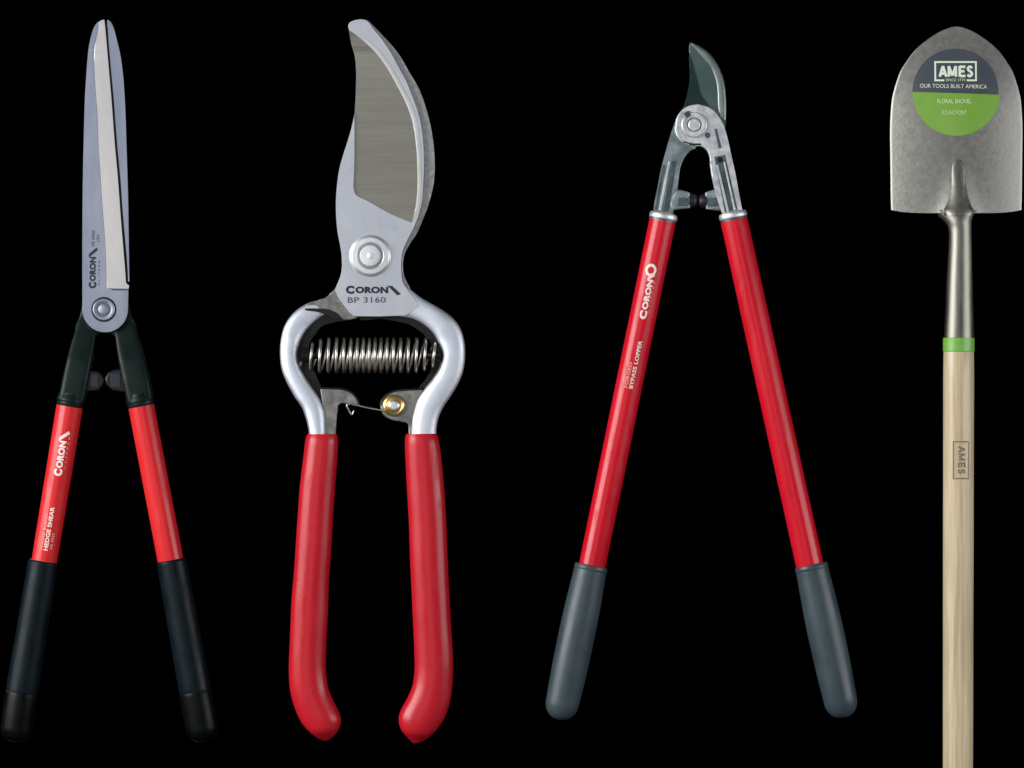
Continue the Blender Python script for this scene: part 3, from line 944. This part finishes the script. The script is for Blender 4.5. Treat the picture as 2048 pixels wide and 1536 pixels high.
# ================================================================== 4. ROUND POINT SPADE
sp = empty('garden_spade', 1915, 760, 'round point steel spade with green and charcoal sticker and pale wooden shaft', 'spade')
CX = 1914.5
half_outline = [(52, 1), (54, 12), (58, 24), (64, 37), (72, 50), (82, 64), (95, 79), (106, 89), (120, 99), (141, 112), (166, 121), (190, 127.5), (219, 131), (256, 132.6), (320, 132), (395, 131.3), (426, 130.5)]
ho = catmull([(x, y) for x, y in half_outline], 8)


def half_w(y):
    for a, b in zip(ho, ho[1:]):
        if a[0] <= y <= b[0]:
            f = (y - a[0]) / max(1e-6, b[0] - a[0])
            return a[1] + f * (b[1] - a[1])
    return ho[-1][1]


def sstep(a, b, x):
    t = min(1, max(0, (x - a) / (b - a)))
    return t * t * (3 - 2 * t)


def blade_z(px, py):
    hw = max(8, half_w(min(426, max(52, py))))
    u = (px - CX) / hw
    au = min(1, abs(u))
    z = 0.0035 + 0.0105 * (1 - abs((px - CX) / 132) ** 2.0) * (0.35 + 0.65 * sstep(52, 230, py))
    z -= 0.0004 * sstep(0.975, 1.0, au)
    # frog: the raised tongue that widens into the socket
    if py > 300:                                   # pressed swell round the tongue
        tt = (py - 300) / 126
        z += 0.0078 * tt ** 1.6 * math.exp(-((px - CX - 1) / (12 + 24 * tt)) ** 2)
    return max(0.0026, z)


bm = bmesh.new()
NU, NV = 190, 190
ys = []
for j in range(NV + 1):
    t = j / NV
    ys.append(52 + (426 - 52) * (t ** 1.35))
grid = []
for lay in (0, 1):
    G = []
    for j, y in enumerate(ys):
        row = []
        hw = half_w(y)
        for i in range(NU + 1):
            u = -1 + 2 * i / NU
            px = CX + u * hw
            py = y - 7 * abs(u) ** 5 * (j / NV) ** 10
            c = P(px, py)
            z = blade_z(px, y)
            row.append(bm.verts.new((c.x, c.y, z if lay == 0 else max(0.0004, z - 0.0022))))
        G.append(row)
    grid.append(G)
for lay, G in enumerate(grid):
    for j in range(NV):
        for i in range(NU):
            bm.faces.new((G[j][i], G[j][i + 1], G[j + 1][i + 1], G[j + 1][i]))
A, B = grid
for j in range(NV):
    bm.faces.new((A[j][0], A[j + 1][0], B[j + 1][0], B[j][0]))
    bm.faces.new((A[j][NU], A[j + 1][NU], B[j + 1][NU], B[j][NU]))
for i in range(NU):
    bm.faces.new((A[0][i], A[0][i + 1], B[0][i + 1], B[0][i]))
    bm.faces.new((A[NV][i], A[NV][i + 1], B[NV][i + 1], B[NV][i]))
o_sb = link('blade', bm, M['spade_steel'], sp, angle=50)

ZS = 0.0165
sock = [(1916, 420, 44, 0.0040), (1916, 426, 40, 0.0062), (1917, 434, 32, 0.0110), (1918.5, 443, 26, 0.0146), (1920, 455, 23, 0.0160), (1920.5, 480, 22.5, ZS),
        (1920, 520, 24, ZS), (1919, 566, 26, ZS), (1918.5, 620, 28, ZS), (1918, 672, 30, ZS), (1917.8, 680, 30, ZS)]
sock = catmull(sock, 5)
rod('socket', sock, M['socket_steel'], sp, seg=56)
tongue = [(319, 3), (322, 8), (328, 11.5), (338, 13.5), (352, 14.5), (370, 15.5), (386, 18), (400, 21.5), (412, 26), (422, 31), (432, 29)]
tc_ = resample([(1917.0, y, w) for y, w in catmull(tongue, 6)], 60)
ribbon('tongue', [(x - w, y) for x, y, w in tc_], [(x + w, y) for x, y, w in tc_],
       [0.0010 + 0.0105 * (k / 19) ** 1.3 for k in range(20)], [blade_z(1917, min(426, tc_[int(k * 59 / 19)][1])) - 0.0004 - 0.0035 * (k / 19) for k in range(20)],
       M['socket_steel'], o_sb, n=60, expo=2.1, seg=40, smooth_in=False, end_round=False)
rod('band', [(1917.5, 675.5, 30, ZS), (1917.5, 676.2, 31.4, ZS), (1917.4, 702, 31.6, ZS), (1917.4, 703.5, 30.5, ZS)], M['green_band'], sp, seg=56)
straf = [(1917.3, 700, 29, ZS), (1917.3, 706, 30.4, ZS)]
for k in range(1, 26):
    y = 706 + k * 48
    straf.append((1917.3 - 1.6 * (y - 706) / 830, y, 31 - 0.9 * (y - 706) / 830, ZS))
o_sh = rod('shaft', straf, M['wood'], sp, seg=64)

# sticker
def surf_patch(name, poly_px, lift, mat, parent, zf, thick=0.0002):
    """thin film cut to an outline and laid on a curved surface"""
    bm = bmesh.new()
    vs = [bm.verts.new((*P(x, y), 0)) for x, y in poly_px]
    bm.faces.new(vs)
    bmesh.ops.triangulate(bm, faces=bm.faces)
    for _ in range(6):
        long = [e for e in bm.edges if e.calc_length() > 0.0035]
        if not long:
            break
        bmesh.ops.subdivide_edges(bm, edges=long, cuts=1)
        bmesh.ops.triangulate(bm, faces=bm.faces)
    for v in bm.verts:
        px, py = v.co.x / K + SRC_W / 2, SRC_H / 2 - v.co.y / K
        v.co.z = zf(px, py) + lift
    o = link(name, bm, mat, parent, smooth=True, angle=60)
    if sum(p.normal.z for p in o.data.polygons) < 0:
        o.data.flip_normals()
    return o


stk = surf_patch('sticker', circle(1912, 182.5, 86, 0, 359.9, 96)[:-1], 0.0004, M['label_dark'], sp, blade_z)
low = [(1826.4, 183.3)] + [(1913.5 + 87.5 * math.cos(math.radians(a)), 184 - 87.5 * math.sin(math.radians(a))) for a in range(182, 354, 3)] + [(2001, 189)]
surf_patch('green_panel', low, 0.0007, M['label_green'], stk, blade_z)
# frame with a gap at the foot for the small line
fx0, fx1, fy0, fy1, fw = 1869.5, 1954.5, 121.6, 162, 3.6
frame = [('poly', [(fx0, fy0), (fx1, fy0), (fx1, fy0 + fw), (fx0, fy0 + fw)]),
         ('poly', [(fx0, fy0 + fw), (fx0 + fw, fy0 + fw), (fx0 + fw, fy1), (fx0, fy1)]),
         ('poly', [(fx1 - fw, fy0 + fw), (fx1, fy0 + fw), (fx1, fy1), (fx1 - fw, fy1)]),
         ('poly', [(fx0 + fw, fy1 - fw), (1889, fy1 - fw), (1889, fy1), (fx0 + fw, fy1)]),
         ('poly', [(1934, fy1 - fw), (fx1 - fw, fy1 - fw), (fx1 - fw, fy1), (1934, fy1)])]
place_marks('lettering_frame', compose(frame), 0, 0, (1, 0), (0, 1), blade_z, M['label_ink'], stk, lift=0.0008)


def ames():
    S = [(x - 0.14, y) for x, y in catmull([(3.82, 0.80), (3.66, 0.92), (3.46, 0.90), (3.36, 0.74), (3.46, 0.58), (3.66, 0.47), (3.80, 0.31), (3.70, 0.11), (3.48, 0.06), (3.31, 0.20)], 5)]
    lines = [[(0.0, 0), (0.38, 1)], [(0.38, 1), (0.76, 0)], [(0.17, 0.30), (0.59, 0.30)],
             [(1.04, 0), (1.04, 1)], [(1.04, 1), (1.44, 0.10)], [(1.44, 0.10), (1.84, 1)], [(1.84, 1), (1.84, 0)],
             [(2.28, 0), (2.28, 1)], [(2.28, 0.93), (2.92, 0.93)], [(2.28, 0.51), (2.82, 0.51)], [(2.28, 0.07), (2.92, 0.07)], S]
    return lines


def stroke_marks(name, lines, ox, oy, du, dv, w, zf, mat, parent, lift):
    """each stroke a narrow strip; every strip a hair above the last so none share a plane"""
    bm = bmesh.new()
    for n_, ln in enumerate(lines):
        pp = [Vector((ox + du[0] * u + dv[0] * v, oy + du[1] * u + dv[1] * v)) for u, v in ln]
        if len(pp) == 2:
            pp = [pp[0].lerp(pp[1], t / 4) for t in range(5)]
        prev = None
        for i, p in enumerate(pp):
            d = (pp[min(len(pp) - 1, i + 1)] - pp[max(0, i - 1)]).normalized()
            nn = Vector((-d.y, d.x)) * w / 2
            cur = []
            for q in (p + nn, p - nn):
                c = P(q.x, q.y)
                cur.append(bm.verts.new((c.x, c.y, zf(q.x, q.y) + lift + n_ * 0.00002)))
            if prev:
                bm.faces.new((prev[0], prev[1], cur[1], cur[0]))
            prev = cur
    return link(name, bm, mat, parent, smooth=False)


def label_text(body, x0, x1, ybase, h, mat, bold, lift=0.0008, sp_=1.0, tilt=0.0):
    place_marks('lettering', compose([('text', body, bold, sp_, 0, 1, 0, 1)]), x0, ybase, (x1 - x0, tilt), (0, -h), blade_z, mat, stk, lift=lift)


stroke_marks('lettering', ames(), 1880, 153, (17.6, 0), (0, -21.5), 5.2, blade_z, M['label_ink'], stk, 0.0008)
label_text('SINCE 1774', 1892, 1931, 162, 5.2, M['label_ink_green'], 0.0)
label_text('OUR TOOLS BUILT AMERICA', 1840.5, 1975, 174.8, 7.8, M['label_ink'], 0.0, tilt=2)
label_text('FLORAL SHOVEL', 1875, 1943, 206.5, 8.6, M['label_ink_green'], 0.01, lift=0.0011)
label_text('ROUND POINT', 1885, 1934, 229, 8.2, M['label_ink_green'], 0.0, lift=0.0011)

# stamp burnt into the shaft, reads downwards
zsh = tube_top((1917.2, 700), (1916.2, 1536), 31, 30, ZS)
x0, x1, y0, y1, w = 1903.5, 1936, 882, 958, 2.6
st_items = [('poly', [(x0, y0), (x1, y0), (x1, y0 + w), (x0, y0 + w)]), ('poly', [(x0, y1 - w), (x1, y1 - w), (x1, y1), (x0, y1)]),
            ('poly', [(x0, y0 + w), (x0 + w, y0 + w), (x0 + w, y1 - w), (x0, y1 - w)]), ('poly', [(x1 - w * .6, y0 + w), (x1, y0 + w), (x1, y1 - w), (x1 - w * .6, y1 - w)])]
place_marks('stamp_frame', compose(st_items), 0, 0, (1, 0), (0, 1), zsh, M['stamp'], o_sh, lift=0.00012)
stroke_marks('lettering', ames(), 1914, 893, (0, 14.4), (14, 0), 2.9, zsh, M['stamp'], o_sh, 0.00014)
